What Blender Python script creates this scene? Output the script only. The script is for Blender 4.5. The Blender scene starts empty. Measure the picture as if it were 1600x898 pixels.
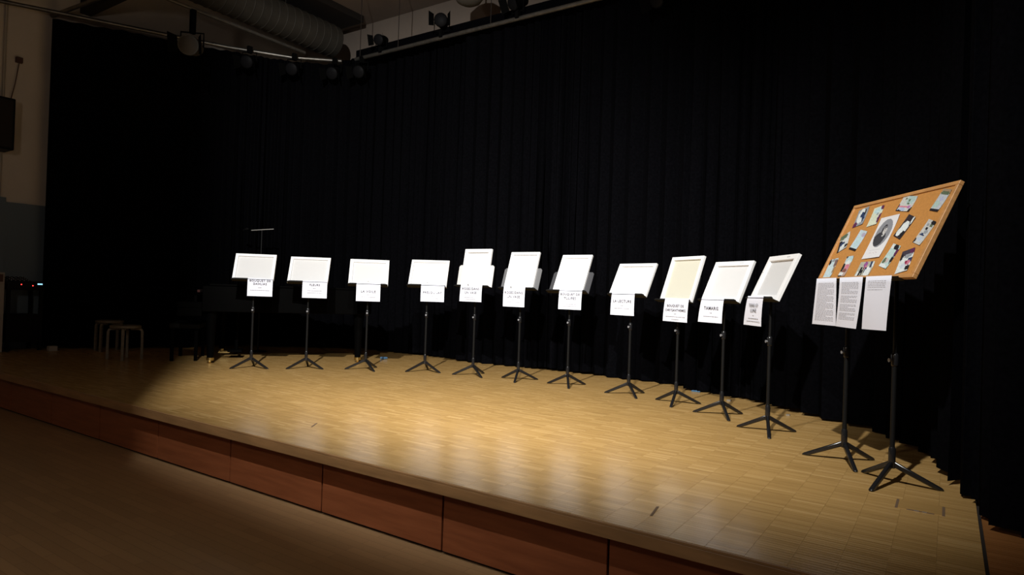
import bpy, bmesh, math, random
from mathutils import Vector, Matrix
import numpy as np
random.seed(7)
S = bpy.context.scene
C = S.collection
# ------------------------------------------------------------------ camera
cam_data = bpy.data.cameras.new('camera')
cam = bpy.data.objects.new('camera', cam_data); C.objects.link(cam)
cam_data.sensor_fit = 'HORIZONTAL'; cam_data.sensor_width = 36.0
cam_data.lens = 1012.06 / 1600 * 36.0
cam_data.clip_start = 0.05; cam_data.clip_end = 100
R_ = Vector((0.828748, 0.558649, 0.032978)); D_ = Vector((0.022652, 0.025393, -0.999421)); F_ = Vector((-0.559163, 0.829015, 0.008390))
M = Matrix((R_, -D_, -F_)).transposed().to_4x4(); M.translation = (0, 0, 1.02)
cam.matrix_world = M
S.camera = cam
# ------------------------------------------------------------------ world, lamps, exposure
S.view_settings.view_transform = 'Standard'; S.view_settings.look = 'None'
S.view_settings.exposure = 0.0; S.view_settings.gamma = 1.0; S.view_settings.use_curve_mapping = False
W = bpy.data.worlds.new('world'); S.world = W; W.use_nodes = True
W.node_tree.nodes['Background'].inputs[0].default_value = (1, .8, .62, 1)
W.node_tree.nodes['Background'].inputs[1].default_value = 0.0

def spot(name, loc, aim, watts, deg, blend, col=(1.0, .86, .66), rad=.07):
    l = bpy.data.lights.new(name, 'SPOT'); l.energy = watts; l.color = col
    l.spot_size = math.radians(deg); l.spot_blend = blend; l.shadow_soft_size = rad
    o = bpy.data.objects.new(name, l); C.objects.link(o); o.location = loc
    o.rotation_euler = (Vector(aim) - Vector(loc)).to_track_quat('-Z', 'Y').to_euler()
    return o
LAMP = Vector((-2.4, .6, 4.4)); AIM = Vector((-5.8, 5.0, .6))
LAMP2 = Vector((-.75, .6, 4.4)); AIM2 = Vector((-2.55, 5.4, .5))
WARM = (1.0, .985, .95)
spot('stage_spot', LAMP, AIM, 2550, 102, .95, WARM, .045)
spot('stage_spot', LAMP2, AIM2, 1650, 72, 1.0, WARM, .045)
def point(name, loc, watts, rad, col):
    l = bpy.data.lights.new(name, 'POINT'); l.energy = watts; l.color = col; l.shadow_soft_size = rad
    o = bpy.data.objects.new(name, l); C.objects.link(o); o.location = loc
    return o
point('hall_fill_light', (-3.0, -.5, 2.5), 56, .2, (1.0, .84, .7))  # unseen fill lamp, added to lift the hall floor, walls and ceiling

# ------------------------------------------------------------------ materials
MATS = {}
def mat(name, col, rough=.6, metal=0, spec=.5, noise=None, emit=None, bump=None, coat=0):
    m = bpy.data.materials.new(name); m.use_nodes = True
    nt = m.node_tree; b = nt.nodes['Principled BSDF']
    b.inputs['Base Color'].default_value = (*col, 1); b.inputs['Roughness'].default_value = rough
    b.inputs['Metallic'].default_value = metal; b.inputs['Specular IOR Level'].default_value = spec
    b.inputs['Coat Weight'].default_value = coat
    tc = nt.nodes.new('ShaderNodeTexCoord')
    if noise:
        scale, amt = noise[0], noise[1]
        st = noise[2] if len(noise) > 2 else (1, 1, 1)
        mp = nt.nodes.new('ShaderNodeMapping'); mp.inputs['Scale'].default_value = st
        n = nt.nodes.new('ShaderNodeTexNoise'); n.inputs['Scale'].default_value = scale; n.inputs['Detail'].default_value = 4
        r = nt.nodes.new('ShaderNodeValToRGB')
        r.color_ramp.elements[0].position = .3; r.color_ramp.elements[1].position = .7
        r.color_ramp.elements[0].color = (*[c * (1 - amt) for c in col], 1); r.color_ramp.elements[1].color = (*[min(1, c * (1 + amt)) for c in col], 1)
        nt.links.new(tc.outputs['Object'], mp.inputs[0]); nt.links.new(mp.outputs[0], n.inputs['Vector'])
        nt.links.new(n.outputs['Fac'], r.inputs[0]); nt.links.new(r.outputs[0], b.inputs['Base Color'])
    if bump:
        n2 = nt.nodes.new('ShaderNodeTexNoise'); n2.inputs['Scale'].default_value = bump[0]
        bp = nt.nodes.new('ShaderNodeBump'); bp.inputs['Strength'].default_value = bump[1]; bp.inputs['Distance'].default_value = .01
        nt.links.new(tc.outputs['Object'], n2.inputs['Vector']); nt.links.new(n2.outputs['Fac'], bp.inputs['Height']); nt.links.new(bp.outputs[0], b.inputs['Normal'])
    if emit:
        b.inputs['Emission Color'].default_value = (*emit[0], 1); b.inputs['Emission Strength'].default_value = emit[1]
    MATS[name] = m
    return m

def parquet(name, mode, dark=1.0, tint=(1, 1, 1)):
    m = mat(name, (.4, .25, .1), .34, spec=.75); nt = m.node_tree; b = nt.nodes['Principled BSDF']
    if mode == 'object':
        src = nt.nodes.new('ShaderNodeObjectInfo').outputs['Random']
    else:
        src = nt.nodes.new('ShaderNodeNewGeometry').outputs['Random Per Island']
    r = nt.nodes.new('ShaderNodeValToRGB')
    cs = [(.0, (.44, .265, .090)), (.35, (.49, .30, .104)), (.8, (.525, .325, .116)), (1.0, (.60, .385, .15))]
    r.color_ramp.elements[0].color = (*[c * dark * t for c, t in zip(cs[0][1], tint)], 1); r.color_ramp.elements[0].position = 0
    r.color_ramp.elements[1].color = (*[c * dark * t for c, t in zip(cs[3][1], tint)], 1)
    for p, c in cs[1:3]:
        e = r.color_ramp.elements.new(p); e.color = (*[k * dark * t for k, t in zip(c, tint)], 1)
    nt.links.new(src, r.inputs[0])
    geo = nt.nodes.new('ShaderNodeNewGeometry')
    mp = nt.nodes.new('ShaderNodeMapping'); mp.inputs['Scale'].default_value = (6, 90, 20)
    n = nt.nodes.new('ShaderNodeTexNoise'); n.inputs['Scale'].default_value = 1.0; n.inputs['Detail'].default_value = 5
    nt.links.new(geo.outputs['Position'], mp.inputs[0]); nt.links.new(mp.outputs[0], n.inputs['Vector'])
    mx = nt.nodes.new('ShaderNodeMix'); mx.data_type = 'RGBA'; mx.blend_type = 'MULTIPLY'; mx.inputs['Factor'].default_value = .3
    rr = nt.nodes.new('ShaderNodeValToRGB'); rr.color_ramp.elements[0].position = .3; rr.color_ramp.elements[0].color = (.62, .56, .5, 1); rr.color_ramp.elements[1].position = .6; rr.color_ramp.elements[1].color = (1, 1, 1, 1)
    nt.links.new(n.outputs['Fac'], rr.inputs[0])
    nt.links.new(r.outputs[0], mx.inputs['A']); nt.links.new(rr.outputs[0], mx.inputs['B'])
    # worn, scuffed varnish: broad patches of roughness
    n2 = nt.nodes.new('ShaderNodeTexNoise'); n2.inputs['Scale'].default_value = 1.3; n2.inputs['Detail'].default_value = 5
    nt.links.new(geo.outputs['Position'], n2.inputs['Vector'])
    mr = nt.nodes.new('ShaderNodeMapRange'); mr.inputs['To Min'].default_value = .2; mr.inputs['To Max'].default_value = .27
    nt.links.new(n2.outputs['Fac'], mr.inputs['Value']); nt.links.new(mr.outputs[0], b.inputs['Roughness'])
    nt.links.new(mx.outputs['Result'], b.inputs['Base Color'])
    return m
P_ONE = parquet('oak_strip_single', 'object'); P_MASS = parquet('oak_strip_mass', 'island')
P_RED = parquet('oak_strip_reddish', 'island', .62, (1.15, .8, .7))

def hall_floor_mat():
    m = mat('hall_parquet', (.2, .12, .06), .4); nt = m.node_tree; b = nt.nodes['Principled BSDF']
    geo = nt.nodes.new('ShaderNodeNewGeometry')
    br = nt.nodes.new('ShaderNodeTexBrick'); br.inputs['Scale'].default_value = 1; br.inputs['Brick Width'].default_value = .45; br.inputs['Row Height'].default_value = .06
    br.inputs['Mortar Size'].default_value = .0015; br.inputs['Color1'].default_value = (.36, .225, .11, 1); br.inputs['Color2'].default_value = (.42, .265, .13, 1); br.inputs['Mortar'].default_value = (.25, .155, .075, 1)
    nt.links.new(geo.outputs['Position'], br.inputs['Vector']); nt.links.new(br.outputs['Color'], b.inputs['Base Color'])
    return m
HALL = hall_floor_mat()

def panel_wood():
    m = mat('red_laminated_wood', (.19, .06, .022), .42); nt = m.node_tree; b = nt.nodes['Principled BSDF']
    geo = nt.nodes.new('ShaderNodeNewGeometry')
    mp = nt.nodes.new('ShaderNodeMapping'); mp.inputs['Scale'].default_value = (1.2, 4, 14)
    n = nt.nodes.new('ShaderNodeTexNoise'); n.inputs['Scale'].default_value = 2.2; n.inputs['Detail'].default_value = 6
    nt.links.new(geo.outputs['Position'], mp.inputs[0]); nt.links.new(mp.outputs[0], n.inputs['Vector'])
    r = nt.nodes.new('ShaderNodeValToRGB'); r.color_ramp.elements[0].position = .3; r.color_ramp.elements[1].position = .72
    r.color_ramp.elements[0].color = (.25, .075, .028, 1); r.color_ramp.elements[1].color = (.36, .115, .045, 1)
    nt.links.new(n.outputs['Fac'], r.inputs[0]); nt.links.new(r.outputs[0], b.inputs['Base Color'])
    return m
PANEL = panel_wood()
NOSING = mat('nosing_wood', (.36, .20, .085), .45, noise=(8, .2, (.4, 3, 3)))
DARK = mat('dark_void', (.02, .015, .012), .9)
CURTAIN = mat('black_stage_curtain', (.0022, .0022, .0029), 1.0, spec=.01, noise=(40, .25))
BLACKM = mat('black_powder_coat', (.006, .006, .006), .5, spec=.15)
BLACKG = mat('black_gloss_enamel', (.010, .010, .011), .24, spec=.5)
GREYM = mat('grey_painted_steel', (.22, .22, .23), .4, spec=.5)
GALV = mat('galvanised_tube', (.20, .19, .17), .4, metal=.8, noise=(14, .2))
DUCT = mat('spiral_duct_sheet', (.05, .045, .037), .65, metal=.0, spec=.2, noise=(6, .15))
CHROME = mat('polished_chrome', (.75, .73, .68), .5, metal=1)
BRASS = mat('polished_brass', (.75, .58, .25), .25, metal=1)
WHITE = mat('primed_white_canvas', (.61, .61, .61), .8, bump=(350, .15))
BARW = mat('white_stretcher_bar', (.82, .82, .82), .7)
CREAM = mat('cream_canvas', (.565, .55, .455), .8, bump=(350, .15))
STAMP = mat('grey_stamp_ink', (.3, .3, .3), .8)
PAPER = mat('white_paper', (.77, .79, .89), .85)
INK = mat('dark_grey_ink', (.09, .09, .10), .8)
INKL = mat('pale_grey_ink', (.3, .3, .32), .8)
INKP = mat('printed_text_ink', (.44, .44, .48), .8)
CORK = mat('cork_sheet', (.50, .225, .052), .9, noise=(90, .09), bump=(160, .12))
FRAMEW = mat('pine_frame', (.52, .26, .09), .5, noise=(9, .15, (1, 6, 6)))
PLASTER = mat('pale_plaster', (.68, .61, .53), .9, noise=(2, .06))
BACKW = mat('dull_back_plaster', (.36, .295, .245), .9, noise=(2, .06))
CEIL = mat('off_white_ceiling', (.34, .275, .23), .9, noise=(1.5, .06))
DOORB = mat('blue_grey_paint', (.14, .19, .24), .6)
BIRCH = mat('pale_birch', (.17, .14, .10), .5, noise=(7, .15, (1, 1, 5)))
TABLEB = mat('black_melamine', (.008, .008, .008), .6, spec=.1)
BEIGE = mat('beige_panel', (.42, .38, .33), .7)
REDP = mat('dull_red_panel', (.10, .05, .035), .8)
BLUEC = mat('blue_cloth', (.07, .17, .3), .8)
TAPE = mat('pale_tape', (.2, .18, .15), .7)
BTAPE = mat('black_tape', (.15, .095, .055), .7)
LENS = mat('lamp_lens', (.008, .008, .009), .5, spec=.05)
LAMPB = mat('matt_black_lamp', (.0035, .0035, .0035), .8, spec=.03)
PALEL = mat('dull_pale_lens', (.09, .08, .07), .8, spec=.1)
SHADE = mat('grey_lamp_dome', (.10, .095, .085), .7, spec=.1)
LEDR = mat('red_led', (.3, .02, .02), .4, emit=((1, .05, .04), 2.5))
LEDB = mat('blue_display', (.1, .2, .3), .4, emit=((.35, .75, 1), 1.3))
LACQ = mat('black_piano_lacquer', (.0015, .0015, .0015), .35, spec=.02)
LACR = mat('dark_red_felt', (.05, .012, .01), .9)
KEYW = mat('piano_ivory', (.25, .24, .22), .5)
def print_mat():
    m = mat('colour_print', (1, 1, 1), .45); nt = m.node_tree
    a = nt.nodes.new('ShaderNodeAttribute'); a.attribute_name = 'print'
    nt.links.new(a.outputs['Color'], nt.nodes['Principled BSDF'].inputs['Base Color'])
    return m
PRINT = print_mat()

# ------------------------------------------------------------------ helpers
class MB:
    def __init__(s): s.v = []; s.f = []
    def add(s, vs, fs):
        o = len(s.v); s.v += [tuple(p) for p in vs]; s.f += [tuple(i + o for i in f) for f in fs]
    def box(s, lo, hi, mtx=None):
        x0, y0, z0 = lo; x1, y1, z1 = hi
        vs = [Vector(p) for p in ((x0, y0, z0), (x1, y0, z0), (x1, y1, z0), (x0, y1, z0), (x0, y0, z1), (x1, y0, z1), (x1, y1, z1), (x0, y1, z1))]
        if mtx: vs = [mtx @ p for p in vs]
        s.add(vs, [(0, 3, 2, 1), (4, 5, 6, 7), (0, 1, 5, 4), (1, 2, 6, 5), (2, 3, 7, 6), (3, 0, 4, 7)]); return s
    def tube(s, pts, r, n=10, cap=True, sq=None):
        pts = [Vector(p) for p in pts]; rs = r if isinstance(r, (list, tuple)) else [r] * len(pts)
        rings = []; prev = None
        for i, p in enumerate(pts):
            d = (pts[min(i + 1, len(pts) - 1)] - pts[max(i - 1, 0)]).normalized()
            if prev is None:
                a = Vector((0, 0, 1)) if abs(d.z) < .9 else Vector((1, 0, 0))
                u = d.cross(a).normalized()
            else:
                u = (prev - d * prev.dot(d)).normalized()
            prev = u; w = d.cross(u)
            ring = []
            for k in range(n):
                t = 2 * math.pi * (k + (.5 if sq else 0)) / n
                ring.append(p + (u * math.cos(t) + w * math.sin(t)) * rs[i])
            rings.append(ring)
        vs = [q for ring in rings for q in ring]; fs = []
        for i in range(len(rings) - 1):
            for k in range(n):
                fs.append((i * n + k, i * n + (k + 1) % n, (i + 1) * n + (k + 1) % n, (i + 1) * n + k))
        if cap: fs += [tuple(range(n))[::-1], tuple((len(rings) - 1) * n + k for k in range(n))]
        s.add(vs, fs); return s
    def lathe(s, prof, n=20, mtx=None):
        vs = []; fs = []
        for (r, z) in prof:
            for k in range(n):
                t = 2 * math.pi * k / n; p = Vector((r * math.cos(t), r * math.sin(t), z)); vs.append(mtx @ p if mtx else p)
        m = len(prof)
        for i in range(m - 1):
            for k in range(n): fs.append((i * n + k, i * n + (k + 1) % n, (i + 1) * n + (k + 1) % n, (i + 1) * n + k))
        fs += [tuple(range(n))[::-1], tuple((m - 1) * n + k for k in range(n))]
        s.add(vs, fs); return s
    def prism(s, poly, z0, z1):
        n = len(poly)
        vs = [(x, y, z0) for x, y in poly] + [(x, y, z1) for x, y in poly]
        s.add(vs, [tuple(range(n))[::-1], tuple(range(n, 2 * n))] + [(i, (i + 1) % n, n + (i + 1) % n, n + i) for i in range(n)]); return s
    def build(s, name, m, parent=None, smooth=False, bevel=0):
        me = bpy.data.meshes.new(name); me.from_pydata(s.v, [], s.f); me.update()
        bm = bmesh.new(); bm.from_mesh(me)
        bmesh.ops.recalc_face_normals(bm, faces=bm.faces)
        if bevel: bmesh.ops.bevel(bm, geom=bm.edges[:], offset=bevel, segments=1, affect='EDGES')
        bm.to_mesh(me); bm.free()
        if smooth:
            me.polygons.foreach_set('use_smooth', [True] * len(me.polygons))
            try: me.set_sharp_from_angle(angle=math.radians(40))
            except Exception: pass
        me.materials.append(m)
        o = bpy.data.objects.new(name, me); C.objects.link(o)
        if parent: o.parent = parent
        return o
def tag(o, label=None, cat=None, group=None, kind=None):
    if label: o['label'] = label
    if cat: o['category'] = cat
    if group: o['group'] = group
    if kind: o['kind'] = kind
    return o
def thing(name, label, cat, loc=(0, 0, 0), rot=(0, 0, 0), group=None):
    o = bpy.data.objects.new(name, None); C.objects.link(o); o.empty_display_size = .1
    o.location = loc; o.rotation_euler = rot
    return tag(o, label, cat, group)
def box(name, lo, hi, m, parent=None, bevel=0): return MB().box(lo, hi).build(name, m, parent, bevel=bevel)
def text_mesh(name, lines, m, parent, loc, rot=(math.pi / 2, 0, 0), spacing=1.25):
    """lines: (string, size, z offset of the baseline)"""
    vs = []; fs = []
    for (t, size, dz) in lines:
        cu = bpy.data.curves.new('lettering', 'FONT'); cu.body = t; cu.size = size; cu.align_x = 'CENTER'; cu.extrude = 0.0002; cu.resolution_u = 2
        cu.space_character = 1.12; cu.offset = size * .008
        ob = bpy.data.objects.new('lettering', cu)
        C.objects.link(ob); dg = bpy.context.evaluated_depsgraph_get()
        me = bpy.data.meshes.new_from_object(ob.evaluated_get(dg))
        o = len(vs); vs += [(v.co.x, v.co.y + dz, v.co.z) for v in me.vertices]; fs += [tuple(i + o for i in p.vertices) for p in me.polygons]
        bpy.data.objects.remove(ob); bpy.data.curves.remove(cu); bpy.data.meshes.remove(me)
    me = bpy.data.meshes.new(name); me.from_pydata(vs, [], fs); me.materials.append(m)
    o = bpy.data.objects.new(name, me); C.objects.link(o); o.parent = parent; o.location = loc; o.rotation_euler = rot
    return o
def word_rows(name, rows, m, parent, y, hgt):
    """rows of little word-length dashes for writing too small to read: (x0, x1, z)"""
    b = MB()
    for (x0, x1, z) in rows:
        x = x0
        while x < x1 - .004:
            w = min(random.uniform(.006, .022), x1 - x); b.box((x, y - .0004, z), (x + w, y, z + hgt)); x += w + random.uniform(.002, .0045)
    o = b.build(name, m, parent); o['kind'] = 'stuff'; return o

# ------------------------------------------------------------------ room shell
HF = -.414; CZ = 6.0
tag(box('floor', (-11.2, -9.2, HF - .1), (5.2, 8.7, HF), HALL), kind='structure')
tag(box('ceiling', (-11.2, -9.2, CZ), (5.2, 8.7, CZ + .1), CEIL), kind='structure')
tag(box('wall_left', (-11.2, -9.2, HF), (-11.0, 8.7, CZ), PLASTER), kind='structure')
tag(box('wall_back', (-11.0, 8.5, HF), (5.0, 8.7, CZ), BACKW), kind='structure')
tag(box('wall_right', (5.0, -9.2, HF), (5.2, 8.7, CZ), PLASTER), kind='structure')
tag(box('wall_front', (-11.0, -9.2, HF), (5.0, -9.0, CZ), PLASTER), kind='structure')
# blue-grey door on the left wall, at stage level, and a surface conduit beside it
d = tag(box('door_1', (-11.0, 3.52, .0), (-10.955, 4.5, 2.06), DOORB), kind='structure')
MB().box((-10.955, 3.44, 0), (-10.965 + .03, 3.52, 2.12)).build('door_frame', DOORB, d)
tag(MB().tube([(-10.975, 3.45, 0.01), (-10.975, 3.45, CZ - .01)], .018, 8).build('trim_1', BEIGE, smooth=True), kind='structure')

# ------------------------------------------------------------------ stage
SX0, SX1, SY0, SY1 = -10.95, 4.9, 2.68, 8.45
stage = thing('stage_platform', 'low oak parquet stage with red-brown wooden front panels', 'stage', (0, 0, HF))
stage.location = (0, 0, 0)
box('deck', (SX0, SY0 + .09, HF + .0), (SX1, SY1, -.013), DARK, stage)
box('front_edge_board', (SX0, SY0, -.07), (SX1, SY0 + .09, -.013), NOSING, stage, bevel=.002)
box('edge_lip', (SX0, SY0, -.013), (SX1, SY0 + .011, -.0006), NOSING, stage, bevel=.0015)
px = -4.236 - 7 * .988
seams = []
x = -4.236 - 6 * .988
pm = MB().box((0, 0, 0), (.976, .018, .318)).build('front_panel', PANEL, stage, bevel=.0015)
first = True
while x < SX1 - 1:
    o = pm if first else pm.copy()
    if not first: C.objects.link(o)
    first = False
    o.location = (x + .006, SY0 + .068, HF + .018); x += .988
# parquet strips
COLW, ROW = .1592, .0262
rng = np.random.default_rng(5)
TRAPX = .146
cells = []
ncol = int((TRAPX - SX0) / COLW)
for i in range(ncol):
    x1 = TRAPX - .004 - i * COLW; x0 = x1 - COLW
    nrow = int((7.75 - (SY0 + .012)) / ROW)
    for j in range(nrow):
        y0 = SY0 + .012 + j * ROW
        cells.append((x0, y0))
cells = np.array(cells)
HAT = (-.215, .02, 3.80, 4.02)   # floor box opening
inh = (cells[:, 0] + COLW > HAT[0]) & (cells[:, 0] < HAT[1]) & (cells[:, 1] + ROW > HAT[2]) & (cells[:, 1] < HAT[3])
ctr = np.c_[cells[:, 0] + COLW / 2, cells[:, 1] + ROW / 2, np.zeros(len(cells)) - 1.02]
fw = ctr @ np.array(F_); uu = 800 + 1012 * (ctr @ np.array(R_)) / fw; vv = 449 + 1012 * (ctr @ np.array(D_)) / fw
vis = (uu > 0) & (uu < 1600) & (vv < 898) & (fw > 0) & (ctr[:, 1] < 5.2)
dist = np.linalg.norm(ctr, axis=1); dist[~vis] = 99
near = set(np.argsort(dist)[:300].tolist())
def strip_mesh():
    e = .0004
    w, h = COLW - .0005, ROW - .0005
    vs = [(0, 0, -.012), (w, 0, -.012), (w, h, -.012), (0, h, -.012), (0, 0, -e), (w, 0, -e), (w, h, -e), (0, h, -e), (e, e, 0), (w - e, e, 0), (w - e, h - e, 0), (e, h - e, 0)]
    fs = [(8, 9, 10, 11), (4, 5, 9, 8), (5, 6, 10, 9), (6, 7, 11, 10), (7, 4, 8, 11), (0, 1, 5, 4), (1, 2, 6, 5), (2, 3, 7, 6), (3, 0, 4, 7)]
    return vs, fs
sv, sf = strip_mesh()
sme = bpy.data.meshes.new('oak_strip'); sme.from_pydata(sv, [], sf); sme.materials.append(P_ONE)
mass_v = []; mass_f = []
SV = np.array(sv)
for k, (x0, y0) in enumerate(cells):
    dz = rng.uniform(-.0003, 0)
    if k in near:
        o = bpy.data.objects.new('oak_strip', sme); C.objects.link(o); o.parent = stage; o.location = (x0, y0, dz)
    else:
        ofs = len(mass_v) * 12
        mass_v.append(SV + np.array([x0, y0, dz])); mass_f += [tuple(i + ofs for i in f) for f in sf]
me = bpy.data.meshes.new('oak_strip_field'); me.from_pydata(np.concatenate(mass_v).tolist(), [], mass_f); me.materials.append(P_MASS)
o = bpy.data.objects.new('oak_strip_field', me); C.objects.link(o); o.parent = stage; o['kind'] = 'stuff'
# right wing: reddish strips beyond a dark joint
mass_v = []; mass_f = []; n = 0
for i in range(30):
    for j in range(190):
        x0 = TRAPX + .010 + i * COLW; y0 = SY0 + .012 + j * ROW
        if x0 > SX1 - .2: continue
        mass_v.append(SV + np.array([x0, y0, -.002])); mass_f += [tuple(q + n for q in f) for f in sf]; n += 12
me = bpy.data.meshes.new('reddish_strip_field'); me.from_pydata(np.concatenate(mass_v).tolist(), [], mass_f); me.materials.append(P_RED)
o = bpy.data.objects.new('reddish_strip_field', me); C.objects.link(o); o.parent = stage; o['kind'] = 'stuff'

# floor box with lid, hinges slots and finger pulls
fb = thing('floor_box', 'small flush power outlet lid in the stage floor by the curtain', 'floor box', (-.097, 3.915, 0))
box('lid', (-.092, -.082, -.004), (.092, .084, .0012), P_ONE, fb)
for sx in (-1, 1): box('side_slot', (sx * .1 - .006, -.088, -.004), (sx * .1 + .006, .085, .0016), BTAPE, fb)
box('finger_slot', (-.055, -.089, -.003), (.062, -.078, .0018), BTAPE, fb)
for sx in (-.022, .012): box('latch', (sx, -.087, .0012), (sx + .02, -.080, .0035), CHROME, fb)

# ------------------------------------------------------------------ curtains
def resample(pts, step):
    out = []; pts = [Vector((*p, 0)) for p in pts]
    # smooth with Catmull-Rom
    dense = []
    P = [pts[0]] + pts + [pts[-1]]
    for i in range(1, len(P) - 2):
        p0, p1, p2, p3 = P[i - 1], P[i], P[i + 1], P[i + 2]
        for t in np.linspace(0, 1, 30, endpoint=False):
            dense.append(.5 * ((2 * p1) + (p2 - p0) * t + (2 * p0 - 5 * p1 + 4 * p2 - p3) * t * t + (3 * p1 - p0 - 3 * p2 + p3) * t ** 3))
    dense.append(pts[-1])
    acc = 0; last = dense[0]; out.append(last)
    for q in dense[1:]:
        while (q - last).length > step:
            last = last + (q - last).normalized() * step; out.append(last)
    return out
def curtain(name, pts, label, top=4.86, amp=.05, wl=.21, seed=0, zb=.012):
    P = resample(pts, .018); n = len(P); rr = random.Random(seed)
    rows = [zb, .3, 1.0, 2.0, 3.2, top]
    ph = [0]
    for i in range(1, n): ph.append(ph[-1] + .018 * 2 * math.pi / (wl * (1 + .35 * math.sin(i * .021 + seed) + .2 * math.sin(i * .057 + 2 * seed))))
    vs = []; fs = []
    hem = [zb + .012 * math.sin(i * .05 + seed) + .008 * math.sin(i * .17) + .012 for i in range(n)]
    for r, z in enumerate(rows):
        a = amp * (1.0, 1.0, .95, .85, .7, .5)[r]
        for i in range(n):
            t = (P[min(i + 1, n - 1)] - P[max(i - 1, 0)]).normalized(); nn = Vector((t.y, -t.x, 0))
            f = math.sin(ph[i]); f = math.copysign(abs(f) ** .8, f)
            q = P[i] + nn * (a * f + .02 * math.sin(ph[i] * .31 + r * .25)) + t * (.35 * a * math.sin(2 * ph[i] + .3))
            vs.append((q.x, q.y, hem[i] if r == 0 else z))
    for r in range(len(rows) - 1):
        for i in range(n - 1): fs.append((r * n + i, r * n + i + 1, (r + 1) * n + i + 1, (r + 1) * n + i))
    me = bpy.data.meshes.new(name); me.from_pydata(vs, [], fs); me.polygons.foreach_set('use_smooth', [True] * len(fs)); me.materials.append(CURTAIN)
    ob = bpy.data.objects.new(name, me); C.objects.link(ob); tag(ob, label, 'curtain', 'black masking curtains round the stage')
    return ob
curtain('stage_curtain', [(-10.76, 3.93), (-10.44, 4.4), (-9.62, 5.95), (-9.1, 6.75), (-8.45, 7.32), (-8.1, 7.5)], 'black curtain closing the left side of the stage, next to the pale wall', seed=1, top=4.73)
curtain('stage_curtain', [(-8.9, 7.66), (-8.3, 7.62), (-7.4, 7.58), (-6.2, 7.56), (-5.65, 7.5)], 'black back curtain behind the grand piano, left of the rear fold', seed=2, top=4.97)
curtain('stage_curtain', [(-5.95, 7.41), (-5.0, 7.45), (-4.04, 7.48), (-3.05, 7.42), (-2.35, 7.40)], 'pleated black back curtain behind the middle music stands', seed=3, amp=.055)
curtain('stage_curtain', [(-2.45, 7.16), (-1.9, 6.98), (-1.46, 6.72), (-1.1, 6.38), (-.56, 6.06), (-.25, 5.62), (.0, 5.0), (.06, 4.5)], 'black curtain curving round the right rear corner of the stage', seed=4, amp=.06)
curtain('stage_curtain', [(.07, 4.3), (.17, 4.22), (.2, 3.85), (.27, 3.68), (.36, 3.48), (.6, 3.25), (.95, 3.05), (1.5, 2.95)], 'nearest black wing curtain at the right end of the stage', seed=5, amp=.045, wl=.26)

# ------------------------------------------------------------------ rails and pipes above
def pipe(name, pts, r, m, label, cat='pipe', group=None):
    return tag(MB().tube(pts, r, 10).build(name, m, smooth=True), label, cat, group)
RZ = 4.76
pipe('curtain_rail', [(-8.15, 7.28, RZ), (-6, 7.28, RZ), (-2.2, 7.28, RZ), (-.5, 7.2, RZ)], .03, GALV, 'straight steel tube over the back curtain, carrying stage lamps', 'rail')
pipe('curtain_rail', [(-8.42, 7.22, RZ), (-9.02, 6.7, RZ), (-9.55, 5.9, RZ), (-10.32, 4.3, RZ), (-10.58, 3.75, RZ), (-10.95, 3.0, RZ)], .028, GALV, 'bent steel tube over the left side curtain', 'rail')
pipe('lighting_bar', [(-8.72, 2.0, RZ + .02), (-8.70, 6.7, RZ + .02)], .025, GALV, 'thin steel tube running just below the round duct', 'rail')
pipe('brace_tube', [(-10.98, 4.0, 4.85), (-9.95, 4.2, 4.96), (-8.75, 4.3, 4.84)], .03, GALV, 'short slanting brace tube above the left end of the bent rail', 'pipe')
tag(box('added_dark_panel', (-10.98, 3.6, CZ - .12), (-9.0, 8.2, CZ), DARK), 'dark panel added to darken the ceiling left of the duct', 'added panel')  # added sheet that keeps this stretch of ceiling dark
tag(box('truss_beam', (-10.95, 4.35, 5.02), (-8.75, 4.5, 5.22), DARK), 'dark beam under the ceiling at the top left corner', 'beam')
# black masking border right above the back rail
tag(box('masking_strip', (-8.2, 7.33, RZ + .02), (-.4, 7.36, RZ + .17), CURTAIN), 'black cloth strip standing above the back curtain rail', 'cloth strip')
# spiral duct with its ribs
du = thing('spiral_duct', 'wide ribbed metal air duct under the ceiling, top left', 'duct', (-9.1, 2.0, 5.34))
b = MB(); b.tube([(0, 0, 0), (0, 5.6, 0)], .27, 28); b.build('duct_tube', DUCT, du, smooth=True)
b = MB()
for k in range(38):
    y = .08 + k * .146
    b.tube([(0, y - .012, 0), (0, y, 0), (0, y + .012, 0)], [.2705, .279, .2705], 28, cap=False)
o = b.build('duct_ribs', DUCT, du, smooth=True); o['kind'] = 'stuff'
for y in (.6, 2.6, 4.6): MB().tube([(0, y, .27), (0, y, .66)], .006, 6).build('hanger_rod', GALV, du)
# ceiling disc
cd = thing('ceiling_diffuser', 'round air diffuser disc on the pale ceiling', 'vent', (-9.44, 7.49, CZ))
MB().lathe([(.22, -.05), (.26, -.03), (.26, 0)], 32).build('disc', CEIL, cd, smooth=True)
b = MB(); b.lathe([(.25, -.055), (.275, -.05), (.275, -.02), (.25, -.02)], 32).build('rim', DUCT, cd, smooth=True)
# hanging cables that carry the back rail
for k, (x, lab) in enumerate([(-7.2, 'thin suspension cable dropping to the back rail beside the left lamp'), (-5.42, 'thin suspension cable dropping to the back rail under the hanging dome'), (-8.05, 'thin suspension cable dropping to the rear corner of the rails')]):
    tag(MB().tube([(x, 7.28, RZ + .03), (x, 7.28, CZ)], .006, 6).build('suspension_cable', DARK), lab, 'cable', 'rail suspension cables')
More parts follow.
